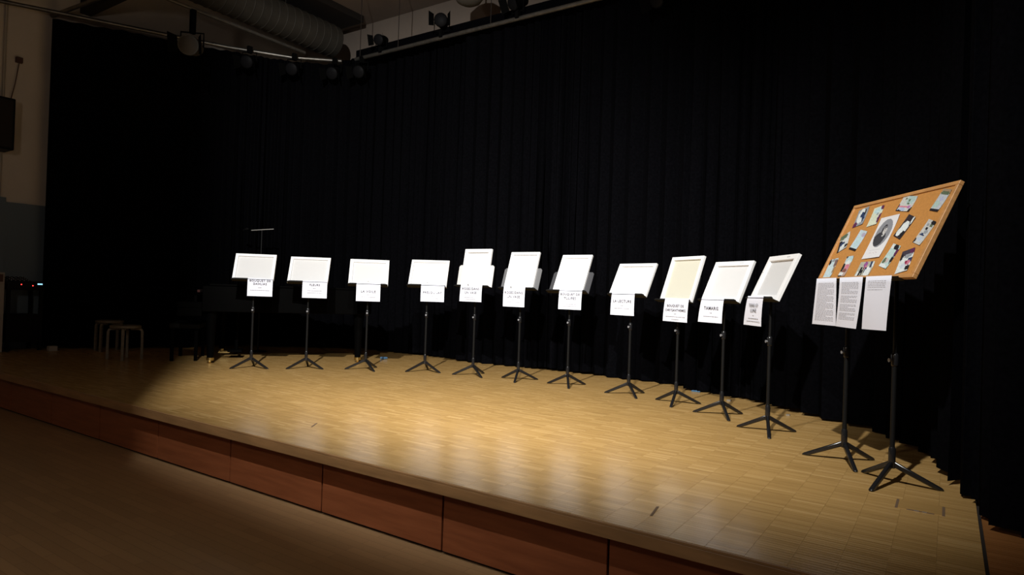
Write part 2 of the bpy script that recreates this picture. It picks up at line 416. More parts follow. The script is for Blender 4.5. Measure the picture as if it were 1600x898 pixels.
# hanging dome
pd = thing('pendant_dome', 'rounded grey dome hanging at the top edge above the back rail', 'lamp', (-5.8, 7.25, 5.12))
MB().lathe([(.02, 0), (.1, .012), (.17, .05), (.215, .12), (.235, .2), (.235, .34), (.12, .42), (.03, .44)], 28).build('dome', SHADE, pd, smooth=True)
MB().tube([(0, 0, .43), (0, 0, CZ - 5.12)], .012, 8).build('stem', BLACKM, pd)

def spotlight(loc, aim, label, up=True, s=1.0, lens=LENS, pale=False, drop=0):
    r = thing('stage_lamp', label, 'lamp', loc, group='stage lamps on the rails')
    sg = 1 if up else -1
    c = Vector((0, 0, sg * .2 * s)); a = Vector(aim).normalized()
    q = a.to_track_quat('Z', 'Y').to_matrix().to_4x4(); q.translation = c
    MB().lathe([(.03 * s, -.16 * s), (.07 * s, -.15 * s), (.085 * s, -.08 * s), (.085 * s, .06 * s), (.1 * s, .08 * s), (.1 * s, .12 * s)], 18, q).build('housing', SHADE if pale else LAMPB, r, smooth=True)
    q2 = q.copy(); MB().lathe([(.088 * s, .121 * s), (.07 * s, .13 * s), (.02 * s, .137 * s)], 18, q2).build('lens', PALEL if pale else lens, r, smooth=True)
    side = a.cross(Vector((0, 0, 1))).normalized() * .11 * s
    MB().tube([c - side, Vector((-side.x, -side.y, sg * .06 * s)), Vector((side.x, side.y, sg * .06 * s)), c + side], .009 * s, 6).build('yoke', LAMPB, r)
    MB().box((-.025, -.035, -.035 if up else -.07 * s), (.025, .035, .07 * s if up else .035 + drop)).build('clamp', LAMPB, r)
    for k, dv in enumerate((side.normalized(), -side.normalized())):
        b = MB(); w = dv.cross(a).normalized(); p0 = c + a * .12 * s + dv * .1 * s
        p1 = p0 + (a * .9 + dv * .45) * .12 * s
        b.add([p0 - w * .08 * s, p0 + w * .08 * s, p1 + w * .1 * s, p1 - w * .1 * s, p0 - w * .08 * s + dv * .004, p0 + w * .08 * s + dv * .004, p1 + w * .1 * s + dv * .004, p1 - w * .1 * s + dv * .004], [(0, 1, 2, 3), (7, 6, 5, 4), (0, 4, 5, 1), (1, 5, 6, 2), (2, 6, 7, 3), (3, 7, 4, 0)])
        b.build('barn_door', LAMPB, r)
    return r
spotlight((-7.55, 7.26, RZ + .03), (.3, -1, -.35), 'black stage lamp standing on the back rail, nearest the rear corner', s=.85)
spotlight((-6.3, 7.26, RZ + .03), (.6, -1, -.2), 'black stage lamp standing on the back rail left of the hanging dome', s=1.0)
spotlight((-4.95, 7.26, RZ + .03), (-.2, -1, -.5), 'black stage lamp standing on the back rail right of the hanging dome', s=.95)
spotlight((-7.97, 7.25, RZ - .03), (.4, -1, -.45), 'lamp hanging under the back rail at its left end', up=False)
spotlight((-8.42, 7.08, RZ - .03), (.5, -1, -.5), 'lamp hanging at the corner where the two rails meet', up=False)
spotlight((-8.85, 6.62, RZ - .03), (.6, -1, -.5), 'lamp hanging under the bent rail, second from the rear corner', up=False)
spotlight((-9.22, 6.06, RZ - .03), (.7, -1, -.5), 'lamp hanging under the bent rail, third from the rear corner', up=False)
spotlight((-8.7, 4.84, 4.53), (.75, -.8, -.25), 'pale round lamp hanging on a short drop from the bar below the duct', up=False, s=1.35, pale=True, drop=.2)
spotlight((-2.86, 7.19, RZ - .03), (-.3, -1, -.5), 'lamp hanging under the back rail at the top edge, far right', up=False)

# front lighting bar over the hall (outside the picture) with the lamp that lights the stage
pipe('lighting_bar', [(-6, .45, 4.75), (3, .45, 4.75)], .03, GALV, 'steel lighting bar over the hall, out of the picture', 'rail')
def blade(fl, e0, along, outw, L, Wd):
    n = along.cross(outw).normalized() * .003
    b = MB(); b.add([e0 + along * a + outw * q_ + n * th for th in (0, 1) for a, q_ in ((-L, 0), (L, 0), (L, Wd), (-L, Wd))], [(0, 1, 2, 3), (7, 6, 5, 4), (0, 4, 5, 1), (1, 5, 6, 2), (2, 6, 7, 3), (3, 7, 4, 0)])
    return b.build('barn_door', BLACKM, fl)
def profile_lamp(L, A, label, left):
    fl = thing('profile_lamp', label, 'lamp', L, group='profile lamps on the hall bar')
    ax = (A - L).normalized(); q = ax.to_track_quat('Z', 'Y').to_matrix().to_4x4()
    MB().lathe([(.06, -.5), (.1, -.47), (.11, -.1), (.09, -.055)], 20, q).build('housing', BLACKM, fl, smooth=True)
    MB().tube([-ax * .25, -ax * .25 + Vector((0, -.02, .12)), Vector((0, -.15, .32))], .012, 8).build('yoke', BLACKM, fl)
    if left: blade(fl, Vector((-.803, .596, 0)) * .65, Vector((0, 0, 1)), Vector((-.596, -.803, 0)), 1.2, .8)
    t = math.radians(4); al = Vector((math.cos(t), -math.sin(t), 0))
    blade(fl, Vector((.0, .123, -.229)), al, Vector((0, -.9, -.436)), .42, .3)
profile_lamp(LAMP, AIM, 'black profile lamp with a tall side shutter on the hall bar, out of the picture', True)
profile_lamp(LAMP2, AIM2, 'black profile lamp without side shutter on the hall bar, out of the picture', False)

# ------------------------------------------------------------------ music stands
TT = .026
def stand(loc, yaw, s, d, zc, t, legrot, label, dw=.5, dh=.27, dm=None, yf=-.034, lh=.0135):
    r = thing('music_stand', label, 'music stand', (*loc, 0), (0, 0, yaw), 'black music stands across the stage')
    hub = .13
    # three flat-bar legs rising from the floor to the hub
    for k in range(3):
        a = legrot - yaw + k * 2 * math.pi / 3; dx, dy = math.cos(a), math.sin(a)
        L = MB(); w = Vector((-dy, dx, 0)) * .0125
        p = [(0.012, .118), (.012, .146), (.03, .142), (.244, .026), (.252, .0), (.215, .0)]
        poly = [Vector((dx * q, dy * q, z)) for q, z in [(0.010, .100), (.010, .136), (.250, .014), (.258, .0005), (.222, .0005)]]
        n = len(poly)
        L.add([q - w for q in poly] + [q + w for q in poly], [tuple(range(n)), tuple(range(2 * n - 1, n - 1, -1))] + [(i, n + i, n + (i + 1) % n, (i + 1) % n) for i in range(n)])
        L.build('leg', BLACKG, r, bevel=.006, smooth=True)
    MB().lathe([(.017, .095), (.019, .10), (.019, .20), (.0145, .215)], 16).build('hub', BLACKG, r, smooth=True)
    MB().tube([(0, 0, .19), (0, 0, .71)], .0135, 14).build('lower_tube', BLACKM, r, smooth=True)
    b = MB(); b.lathe([(.014, .675), (.019, .68), (.020, .70), (.020, .735), (.017, .745), (.011, .75)], 16); co = b.build('height_clamp', BLACKG, r, smooth=True)
    MB().tube([(.0, -.016, .708), (0, -.034, .708)], [.007, .011], 12).build('clamp_knob', GREYM, co, smooth=True)
    # desk
    v = Vector((0, math.sin(t), math.cos(t))); N = Vector((0, -math.cos(t), math.sin(t))); u = Vector((1, 0, 0))
    o = Vector((s, -d, zc))
    mt = Matrix((u, -N, v)).transposed().to_4x4(); mt.translation = o   # local: x across, y back, z up the slope
    MB().tube([(0, 0, .74), (0, 0, zc - .02), Vector((0, -.012, zc + .05))], .0105, 12).build('upper_tube', BLACKM, r, smooth=True)
    dk = MB()
    # plate with cut corners
    poly = [(-dw / 2, 0), (dw / 2, 0), (dw / 2, dh - .02), (dw / 2 - .02, dh), (-dw / 2 + .02, dh), (-dw / 2, dh - .02)]
    n = len(poly)
    dk.add([mt @ Vector((x, TT + .001, z)) for x, z in poly] + [mt @ Vector((x, TT + .0035, z)) for x, z in poly], [tuple(range(n)), tuple(range(2 * n - 1, n - 1, -1))] + [(i, n + i, n + (i + 1) % n, (i + 1) % n) for i in range(n)])
    ob = dk.build('desk_plate', dm or BLACKM, r)
    lp = MB()
    lp.box((-dw / 2, yf, -.0035), (dw / 2, TT + .003, -.001), mt)
    # upturned front lip with rounded ends
    pl = [(-dw / 2, -.003), (dw / 2, -.003), (dw / 2, min(.004, lh)), (dw / 2 - .03, lh), (-dw / 2 + .03, lh), (-dw / 2, min(.004, lh))]
    n = len(pl)
    lp.add([mt @ Vector((x, yf, z)) for x, z in pl] + [mt @ Vector((x, yf + .0022, z)) for x, z in pl], [tuple(range(n)), tuple(range(2 * n - 1, n - 1, -1))] + [(i, n + i, n + (i + 1) % n, (i + 1) % n) for i in range(n)])
    lp.build('shelf_lip', BLACKM, r)
    MB().box((-.035, TT + .0035, .02), (.035, TT + .03, .11), mt).build('tilt_bracket', BLACKM, r, bevel=.004)
    return r
def canvas_obj(loc, yaw, s, d, zc, t, w, h, label, cloth=WHITE, bw=.034, stamp=False, deep=.0205):
    ro = Matrix.Rotation(yaw, 4, 'Z')
    p = ro @ Vector((s, -d, zc)) + Vector((*loc, 0))
    r = thing('stretched_canvas', label, 'canvas', p, (-t, 0, yaw), 'canvases shown from the back on music stands')
    z0 = .0
    B = .0
    box('stretcher_bar', (-w / 2, 0, z0), (w / 2, TT, z0 + bw), BARW, r, .001)
    box('stretcher_bar', (-w / 2, 0, h - bw), (w / 2, TT, h), BARW, r, .001)
    box('stretcher_bar', (-w / 2, 0, bw), (-w / 2 + bw, TT, h - bw), BARW, r, .001)
    box('stretcher_bar', (w / 2 - bw, 0, bw), (w / 2, TT, h - bw), BARW, r, .001)
    box('cloth', (-w / 2 + bw - .002, deep, bw - .002), (w / 2 - bw + .002, deep + .003, h - bw + .002), cloth, r)
    if stamp:
        b = MB()
        for k in range(4): b.box((w * .16 + k * .012, -.0006, h - bw * .55), (w * .16 + k * .012 + .009, 0, h - bw * .55 + .006))
        b.build('ink_stamp', STAMP, r)
        box('staple', (-w / 2 + .012, -.0008, h * .62), (-w / 2 + .022, 0, h * .62 + .006), STAMP, r)
    return r
def caption(loc, yaw, s, d, zc, t, u0, u1, zbot, lines, rows, label, skew=(0, 0), clip=False):
    """A sheet laid over the shelf lip and hanging straight down in front of it. zbot: its lower edge under the canvas foot."""
    ro = Matrix.Rotation(yaw, 4, 'Z')
    v = Vector((0, math.sin(t), math.cos(t))); N = Vector((0, -math.cos(t), math.sin(t)))
    o = Vector((s, -d, zc))
    lip = o + N * .0365 + v * .010
    p = ro @ Vector((s + (u0 + u1) / 2, lip.y, zc)) + Vector((*loc, 0))
    r = thing('caption_sheet', label, 'paper sheet', p, (0, 0, yaw), 'title sheets hanging from the stands')
    hw = (u1 - u0) / 2
    base = Vector((s, lip.y, zc))
    prof = [o + N * .006 + v * .004, o + N * .028 + v * .0155, o + N * .0355 + v * .0145, lip]
    prof = [(q.y - base.y, q.z - base.z) for q in prof]
    zt = prof[-1][1]; zb = zbot
    for k in range(1, 7):
        f = k / 6; prof.append((-.002 - .008 * math.sin(f * 2.2), zt + (zb - zt) * f))
    vs = []; fs = []; n = len(prof)
    for (y, z) in prof:
        f = max(0, min(1, (z - zt) / (zb - zt))) if z <= zt else 0
        for k in range(5):
            q = k / 4
            vs.append((-hw + 2 * hw * q + (skew[0] * (1 - q) + skew[1] * q) * f, y - .004 * f * math.sin(q * 3.14), z))
    for i in range(n - 1):
        for k in range(4): fs.append((i * 5 + k, i * 5 + k + 1, (i + 1) * 5 + k + 1, (i + 1) * 5 + k))
    me = bpy.data.meshes.new('sheet'); me.from_pydata(vs, [], fs); me.polygons.foreach_set('use_smooth', [True] * len(fs)); me.materials.append(PAPER)
    ob = bpy.data.objects.new('sheet', me); C.objects.link(ob); ob.parent = r
    if lines: text_mesh('title_lettering', lines, INK, r, (0, -.0165, 0))
    if rows: word_rows('small_lettering', rows, INKL, r, -.0160, .0042)
    if clip: box('paper_clip', (-.05, -.016, .014), (-.036, -.0075, .03), STAMP, r)
    return r

# number: base x, base y, leg rotation, (s, d, z, yaw, tilt, w, h), (u0, u1, bottom)
ST = [
 ((-7.05, 4.805), 4.467, (-.001, .07, 1.069, .753, .449, .480, .363), (-.049, .241, -.190)),
 ((-6.61, 5.273), 4.461, (-.004, .07, 1.059, .687, .480, .489, .369), (-.049, .248, -.182)),
 ((-6.037, 5.726), 3.878, (.003, .07, 1.054, .732, .511, .485, .378), (-.137, .154, -.196)),
 ((-5.43, 6.151), 4.218, (.008, .07, 1.064, .520, .518, .485, .391), (-.067, .226, -.185)),
 ((-4.786, 6.302), 3.715, (.015, .07, 1.082, .035, .183, .396, .468), (-.160, .154, -.183)),
 ((-4.167, 6.367), 3.038, (-.003, .07, 1.068, .010, .332, .397, .467), (-.171, .126, -.208)),
 ((-3.531, 6.407), 3.190, (-.002, .07, 1.050, -.022, .467, .386, .481), (-.078, .210, -.192)),
 ((-2.739, 6.288), 3.363, (-.009, .07, 1.030, -.273, .466, .488, .384), (-.170, .132, -.203)),
 ((-2.169, 6.114), 2.786, (.022, .07, .991, -.545, .323, .464, .463), (-.100, .245, -.193)),
 ((-1.638, 5.790), 3.149, (.002, .07, 1.004, -.556, .430, .470, .398), (-.185, .098, -.188)),
 ((-1.149, 5.320), 2.895, (-.002, .07, 1.031, -.924, .429, .485, .390), (-.198, .089, -.206)),
]
TITLES = [
 ([('BOUQUET DE', .036, -.012), ('DAHLIAS', .036, -.052)], [(-.02, .02, -.088), (-.11, .11, -.12)]),
 ([('FLEURS', .036, -.032)], [(-.018, .018, -.066), (-.085, .085, -.094), (-.085, .085, -.122)]),
 ([('LA VOILE', .040, -.088)], [(-.016, .016, -.118), (-.085, .085, -.146)]),
 ([('PRÈS DU LAC', .036, -.085)], [(-.016, .016, -.118), (-.075, .075, -.146)]),
 ([('ROSES DANS', .040, -.040), ('UN VASE', .040, -.088)], [(-.014, .014, -.112), (-.085, .085, -.135), (-.07, .08, -.156)]),
 ([('ROSES DANS', .040, -.056), ('UN VASE', .040, -.104)], [(-.014, .014, -.132), (-.085, .085, -.156)]),
 ([('BOUQUET DE', .036, -.034), ('TULIPES', .040, -.082)], [(-.018, .018, -.106), (-.1, .1, -.136), (-.09, .09, -.158)]),
 ([('LA LECTURE', .040, -.070)], [(-.016, .016, -.104), (-.1, .1, -.134)]),
 ([('BOUQUET DE', .036, -.052), ('CHRYSANTHÈMES', .034, -.095)], [(-.018, .018, -.120), (-.14, .14, -.148), (-.05, .05, -.174)]),
 ([('TAMARIS', .042, -.074)], [(-.018, .018, -.104), (-.095, .095, -.136)]),
 ([('TERRE ET', .036, -.058), ('LUNE', .040, -.100)], [(-.012, .012, -.128), (-.09, .09, -.152), (-.12, .12, -.174)]),
]
NAMES = ['with the two-line flower title, leftmost of the row', 'reading FLEURS', 'reading LA VOILE', 'reading PRÈS DU LAC', 'reading ROSES DANS UN VASE under the steeper upright canvas with desk coloured pale as lit', 'reading ROSES DANS UN VASE under the upright canvas with dark grey desk',
         'reading BOUQUET DE TULIPES', 'reading LA LECTURE', 'reading BOUQUET DE CHRYSANTHÈMES', 'reading TAMARIS', 'reading TERRE ET LUNE']
CAN = ['wide white canvas, leftmost of the row, in front of the piano', 'wide white canvas above the FLEURS sheet', 'wide white canvas with ink stamp above the LA VOILE sheet', 'wide white canvas above the PRÈS DU LAC sheet',
       'upright white canvas in front of a stand desk coloured pale as lit', 'upright white canvas in front of a dark grey stand desk', 'upright white canvas above the BOUQUET DE TULIPES sheet', 'wide white canvas above the LA LECTURE sheet',
       'cream canvas in white stretcher above the CHRYSANTHÈMES sheet', 'white canvas with ink stamp above the TAMARIS sheet', 'white canvas turned furthest right, above the TERRE ET LUNE sheet']
STD = ['leftmost black music stand, before the piano', 'black music stand under the FLEURS sheet', 'black music stand under the LA VOILE sheet', 'black music stand under the PRÈS DU LAC sheet', 'black music stand with desk coloured pale as lit showing beside its canvas',
       'black music stand with dark grey desk showing beside its canvas', 'black music stand under the BOUQUET DE TULIPES sheet', 'black music stand under the LA LECTURE sheet', 'black music stand under the cream canvas', 'black music stand under the TAMARIS sheet', 'black music stand under the TERRE ET LUNE sheet']
DESK = {4: mat('pale_lit_desk', (.62, .60, .58), .5), 5: mat('mid_grey_desk', (.13, .13, .135), .45), 6: mat('dark_grey_desk', (.05, .05, .055), .45)}  # palest desk: lamp light on grey metal put into its base colour
for i, (loc, lr, (s, d, z, yaw, t, w, h), (u0, u1, zb)) in enumerate(ST):
    stand(loc, yaw, s * .3, d, z, t, lr, STD[i], dm=DESK.get(i), dw=.52 if i in (4, 5, 6, 8) else .485)
    canvas_obj(loc, yaw, s, d, z, t, w, h, CAN[i], cloth=CREAM if i == 8 else WHITE, stamp=i in (2, 9, 10), bw=.042 if i in (2, 4, 6, 9, 10) else .032)
    ln, rw = TITLES[i]
    caption(loc, yaw, s, d, z, t, u0, u1, zb, ln, rw, 'white A4 sheet ' + NAMES[i], skew=[(0, 0), (0, 0), (0, 0), (0, 0), (-.01, 0), (0, 0), (-.006, -.004), (-.008, .004), (-.018, -.006), (-.034, -.01), (-.05, -.008)][i], clip=i in (4, 5))

# ------------------------------------------------------------------ pinboard on two stands
BY, BT, BW, BH = -.958, .439, 1.014, .571
bu = Vector((math.cos(BY), math.sin(BY), 0)); bn = Vector((math.sin(BY), -math.cos(BY), 0))
bo = Vector((-.39, 4.49, 0)) + bu * .063 + bn * .12
BZ = 1.171
stand((-.539, 4.689), BY, .06, .112, BZ, BT, 3.009, 'taller black music stand under the left half of the cork pinboard', dh=.3, dw=.46, yf=-.012, lh=.004)
stand((-.248, 4.297), BY, .0, .125, BZ, BT, 2.281, 'rightmost black music stand, under the right half of the cork pinboard', dh=.3, dw=.46, yf=-.012, lh=.004)
pb = thing('pinboard', 'large cork pinboard in pine frame, tilted on two music stands', 'pinboard', (bo.x, bo.y, BZ), (-BT, 0, BY))
fwid = .024
box('frame_bar', (-BW / 2, 0, 0), (BW / 2, TT, fwid), FRAMEW, pb, .002)
box('frame_bar', (-BW / 2, 0, BH - fwid), (BW / 2, TT, BH), FRAMEW, pb, .002)
box('frame_bar', (-BW / 2, 0, fwid), (-BW / 2 + fwid, TT, BH - fwid), FRAMEW, pb, .002)
box('frame_bar', (BW / 2 - fwid, 0, fwid), (BW / 2, TT, BH - fwid), FRAMEW, pb, .002)
box('cork_panel', (-BW / 2 + fwid - .002, .008, fwid - .002), (BW / 2 - fwid + .002, TT - .002, BH - fwid + .002), CORK, pb)
BM = Matrix.Translation((bo.x, bo.y, BZ)) @ Matrix.Rotation(BY, 4, 'Z') @ Matrix.Rotation(-BT, 4, 'X')
def photo(name, cu, cv, w, h, ang, base, blobs, label, cat='photograph', nx=16, ny=20, seed=0, curl=.004, grp='snapshots pinned on the cork board', jit=.12):
    p = BM @ Vector((cu, .0065, cv))
    r = thing(name, label, cat, p, (0, 0, 0), grp)
    r.rotation_euler = (BM.to_3x3().to_4x4() @ Matrix.Rotation(-math.radians(ang), 4, 'Y')).to_euler()
    rr = random.Random(seed); vs = []; fs = []; cols = []
    for j in range(ny + 1):
        for i in range(nx + 1):
            a, b = i / nx, j / ny
            vs.append((w * (a - .5), -curl * (abs(2 * b - 1) ** 3) * (.4 + .6 * a), h * (b - .5)))
    for j in range(ny):
        for i in range(nx):
            fs.append((j * (nx + 1) + i, j * (nx + 1) + i + 1, (j + 1) * (nx + 1) + i + 1, (j + 1) * (nx + 1) + i))
            a, b = (i + .5) / nx, (j + .5) / ny; c = base
            for (x, y, rx, ry, col) in blobs:
                if ((a - x) / rx) ** 2 + ((b - y) / ry) ** 2 < 1: c = col
            k = 1 + rr.uniform(-jit, jit); cols.append([min(1, q * k) for q in c])
    me = bpy.data.meshes.new('print'); me.from_pydata(vs, [], fs); me.materials.append(PRINT)
    at = me.attributes.new('print', 'FLOAT_COLOR', 'FACE')
    at.data.foreach_set('color', [q for c in cols for q in (*c, 1)])
    o = bpy.data.objects.new('print', me); C.objects.link(o); o.parent = r
    return r
WHT = (.72, .78, .78); CY = (.5, .68, .72); BK = (.02, .02, .025); DB = (.03, .05, .12); PU = (.12, .03, .09); GN = (.12, .16, .1); GR = (.3, .33, .36); PK = (.62, .22, .3); TAN = (.36, .26, .16); PGN = (.55, .66, .5)
photo('snapshot', -.35, .464, .112, .134, 8.8, GR, [(.45, .6, .35, .4, WHT), (.55, .62, .16, .2, DB), (.75, .75, .06, .2, BK), (.5, .32, .2, .16, WHT), (.15, .1, .22, .2, PU), (.75, .4, .1, .2, DB)], 'snapshot with blue-black middle in the top left corner of the board', seed=1)
photo('snapshot', -.174, .449, .104, .135, 5.2, (.66, .72, .58), [(.5, .8, .35, .16, CY), (.88, .92, .16, .12, PU), (.92, .35, .14, .26, PU), (.6, .62, .12, .06, GR)], 'snapshot of a pale figure directly left of the oval portrait top', seed=2)
photo('snapshot', .103, .495, .148, .098, -10.1, (.58, .60, .57), [(.65, .75, .3, .3, (.42, .56, .54)), (.55, .72, .07, .09, GN), (.62, .52, .09, .06, GN), (.3, .82, .06, .06, GN), (.4, .3, .4, .07, PK), (.78, .3, .12, .1, (.45, .2, .42)), (.35, .1, .3, .14, (.42, .5, .66)), (.02, .15, .07, .3, BK), (.2, .02, .2, .06, BK), (.97, .08, .08, .22, BK)], 'landscape snapshot with a pink stripe at the top of the board', seed=3)
photo('snapshot', .412, .469, .082, .132, -13.7, (.50, .54, .58), [(.5, .94, .6, .12, TAN), (.5, .82, .5, .09, GN), (.3, .3, .3, .18, (.42, .56, .52)), (.5, .55, .2, .1, (.42, .45, .6)), (.5, .03, .6, .09, BK)], 'grey-blue snapshot in the top right corner of the board', seed=4)
photo('snapshot', .199, .333, .09, .143, -20.4, (.04, .03, .035), [(.5, .45, .4, .3, WHT), (.35, .25, .3, .2, WHT), (.5, .62, .22, .12, WHT), (.85, .85, .08, .2, WHT), (.78, .2, .2, .16, BK)], 'black-edged snapshot of a white blouse, right of the oval portrait', seed=5)
photo('snapshot', .41, .276, .084, .143, -18.5, (.56, .57, .55), [(.8, .93, .3, .08, BK), (.3, .8, .14, .06, GR), (.7, .8, .16, .07, GN), (.45, .66, .14, .06, BK), (.6, .52, .2, .08, GR), (.4, .38, .3, .05, DB), (.5, .2, .3, .1, (.5, .58, .68)), (.06, .1, .12, .12, BK)], 'busy grey snapshot by the right edge of the board', seed=6)
photo('snapshot', -.412, .285, .099, .132, 22.3, (.62, .66, .66), [(.35, .88, .45, .16, GN), (.15, .55, .2, .16, BK), (.35, .45, .3, .1, DB), (.06, .2, .14, .3, BK), (.8, .2, .25, .1, BK), (.5, .25, .22, .16, WHT)], 'tilted dark-sided snapshot at the left edge of the board', seed=7)
photo('snapshot', -.239, .285, .097, .14, -13, (.55, .68, .75), [(.75, .8, .25, .1, (.45, .42, .55)), (.5, .4, .3, .3, CY), (.5, .03, .6, .08, BK)], 'pale blue snapshot with black foot, left of the oval portrait', seed=8)
photo('snapshot', -.413, .092, .1, .141, 4.9, (.56, .7, .74), [(.12, .85, .14, .14, BK), (.85, .75, .16, .22, (.2, .13, .12)), (.9, .4, .1, .2, TAN), (.5, .92, .3, .06, GR)], 'pale blue snapshot in the bottom left corner of the board', seed=9)
photo('snapshot', -.23, .1, .084, .143, 1.0, (.5, .38, .33), [(.55, .82, .5, .2, CY), (.5, .68, .35, .1, WHT), (.65, .45, .3, .16, PK), (.12, .45, .18, .22, BK), (.55, .28, .3, .1, (.25, .1, .08)), (.3, .12, .3, .1, WHT), (.2, .02, .3, .05, BK), (.12, .97, .1, .05, BK)], 'snapshot with pink middle in the bottom row of the board', seed=10)
photo('snapshot', .002, .07, .152, .099, -.4, (.45, .46, .38), [(.45, .8, .12, .2, (.3, .1, .3)), (.5, .62, .1, .14, PK), (.25, .35, .06, .35, BK), (.4, .35, .06, .3, BK), (.55, .45, .06, .2, DB), (.75, .3, .18, .4, WHT), (.82, .8, .1, .2, DB), (.95, .8, .05, .2, WHT), (.12, .15, .08, .2, WHT)], 'landscape group snapshot under the oval portrait sheet', seed=11)
photo('snapshot', .199, .145, .092, .147, -15, (.5, .66, .64), [(.6, .9, .3, .1, BK), (.15, .9, .18, .1, WHT), (.9, .7, .16, .16, PU), (.88, .4, .12, .18, BK), (.35, .3, .3, .12, (.55, .48, .46)), (.2, .25, .16, .16, GN), (.4, .07, .4, .07, WHT)], 'snapshot right of the foot of the oval portrait sheet', seed=12)
photo('snapshot', .365, .105, .101, .142, 10.9, WHT, [(.5, .88, .6, .16, (.06, .05, .07)), (.85, .92, .2, .14, PU), (.1, .72, .12, .16, BK), (.6, .72, .3, .1, GR), (.85, .5, .2, .1, DB), (.75, .4, .2, .1, PK), (.6, .42, .1, .08, (.3, .03, .08)), (.85, .16, .18, .12, BK), (.4, .3, .2, .12, (.6, .66, .75))], 'dark-topped snapshot in the bottom right corner of the board', seed=13)
OV = []
OV += [(.5, .60, .40, .335, (.27, .28, .31)), (.42, .50, .30, .13, (.045, .045, .055)), (.36, .42, .32, .135, (.055, .055, .065)), (.5, .54, .12, .06, (.05, .05, .06)), (.55, .56, .07, .05, (.5, .5, .5)), (.50, .68, .125, .125, (.05, .05, .06)), (.545, .665, .095, .095, (.62, .61, .6)), (.52, .735, .11, .035, (.18, .18, .19)), (.545, .675, .08, .01, (.3, .3, .3)), (.56, .632, .035, .007, (.3, .3, .3)), (.56, .655, .012, .02, (.48, .47, .46))]
OV += [(.3 + .05 * k, .13 + .012 * math.sin(k * 2.3), .02, .008, (.62, .52, .55)) for k in range(9)] + [(.5, .2, .3, .0045, (.62, .62, .66))]
# inside the oval only: clip the bust by repainting the paper ring
def portrait():
    r = photo('portrait_sheet', .006, .284, .187, .283, 1.1, (.78, .78, .80), OV, 'white sheet with grey oval portrait in the middle of the board', 'print', 48, 72, 20, .006, None, .03)
    me = r.children[0].data if r.children else None
    return r
pr = portrait()
pm_ = [o for o in bpy.data.objects if o.parent == pr][0].data
cl = pm_.attributes['print']; k = 0
for j in range(72):
    for i in range(48):
        a, b = (i + .5) / 48, (j + .5) / 72
        if b > .26 and ((a - .5) / .40) ** 2 + ((b - .60) / .335) ** 2 > 1: cl.data[k].color = (.78, .78, .80, 1)
        k += 1

# three text sheets hanging under the board
def text_sheet(quad, label, rows, off):
    p = bo + bn * .020
    r = thing('text_sheet', label, 'paper sheet', (p.x, p.y, BZ), (0, 0, BY), 'three text sheets under the pinboard')
    TL, TR, BR, BL = quad
    vs = []; fs = []; ny, nx = 8, 4
    for j in range(ny + 1):
        f = j / ny; top = .012
        for i in range(nx + 1):
            q = i / nx
            xt = TL[0] + (TR[0] - TL[0]) * q; xb = BL[0] + (BR[0] - BL[0]) * q; zb = BL[1] + (BR[1] - BL[1]) * q
            bow = math.sin(f * math.pi) * off[0]
            vs.append((xt + (xb - xt) * f + bow, -.008 * math.sin(f * 2) - off[1] * f - .006 * math.sin(q * 3.14) * f, top + (zb - top) * f))
    # fold back over the lip
    vs += [(TL[0] + (TR[0] - TL[0]) * i / nx, .006, .0125) for i in range(nx + 1)]
    for j in range(ny):
        for i in range(nx): fs.append((j * (nx + 1) + i, (j + 1) * (nx + 1) + i, (j + 1) * (nx + 1) + i + 1, j * (nx + 1) + i + 1))
    e = (ny + 1) * (nx + 1)
    for i in range(nx): fs.append((e + i, i, i + 1, e + i + 1))
    me = bpy.data.meshes.new('sheet'); me.from_pydata(vs, [], fs); me.polygons.foreach_set('use_smooth', [True] * len(fs)); me.materials.append(PAPER)
    ob = bpy.data.objects.new('sheet', me); C.objects.link(ob); ob.parent = r
    # printed lines follow the sheet
    b = MB()
    for (f, a0, a1) in rows:
        x = a0
        while x < a1 - .02:
            w = min(random.uniform(.04, .12), a1 - x)
            def at(q, ff):
                jj = min(int(ff * ny), ny - 1); g = ff * ny - jj; ii = min(int(q * nx), nx - 1); hh = q * nx - ii
                g00 = Vector(vs[jj * (nx + 1) + ii]); g01 = Vector(vs[jj * (nx + 1) + ii + 1]); g10 = Vector(vs[(jj + 1) * (nx + 1) + ii]); g11 = Vector(vs[(jj + 1) * (nx + 1) + ii + 1])
                return (g00 * (1 - hh) + g01 * hh) * (1 - g) + (g10 * (1 - hh) + g11 * hh) * g + Vector((0, -.0012, 0))
            b.add([at(x, f), at(x + w, f), at(x + w, f + .008), at(x, f + .008)], [(0, 3, 2, 1)])
            x += w + .018
    o = b.build('printed_lines', INKP, r); o['kind'] = 'stuff'
    return r
full = [(f, .12, .9 - (.3 if k % 6 == 5 else 0)) for k, f in enumerate(np.linspace(.1, .9, 34))]
full2 = [(f, .12, .86 - (.35 if k % 7 == 6 else 0)) for k, f in enumerate(np.linspace(.1, .86, 32)) if k % 7 != 3 or k < 4]
text_sheet([(-.465, 0), (-.212, 0), (-.187, -.291), (-.493, -.292)], 'left printed text sheet hanging under the pinboard', full, (.006, .002))
text_sheet([(-.172, 0), (.086, 0), (.047, -.296), (-.184, -.292)], 'middle printed text sheet hanging under the pinboard, narrowing downwards', full2, (.012, .004))
text_sheet([(.119, 0), (.365, 0), (.342, -.29), (.105, -.293)], 'right text sheet hanging under the pinboard, only a few lines at its top', [(f, .12, .82) for f in (.085, .115, .145, .175, .205)] + [(.25, .12, .72)], (.002, .002))

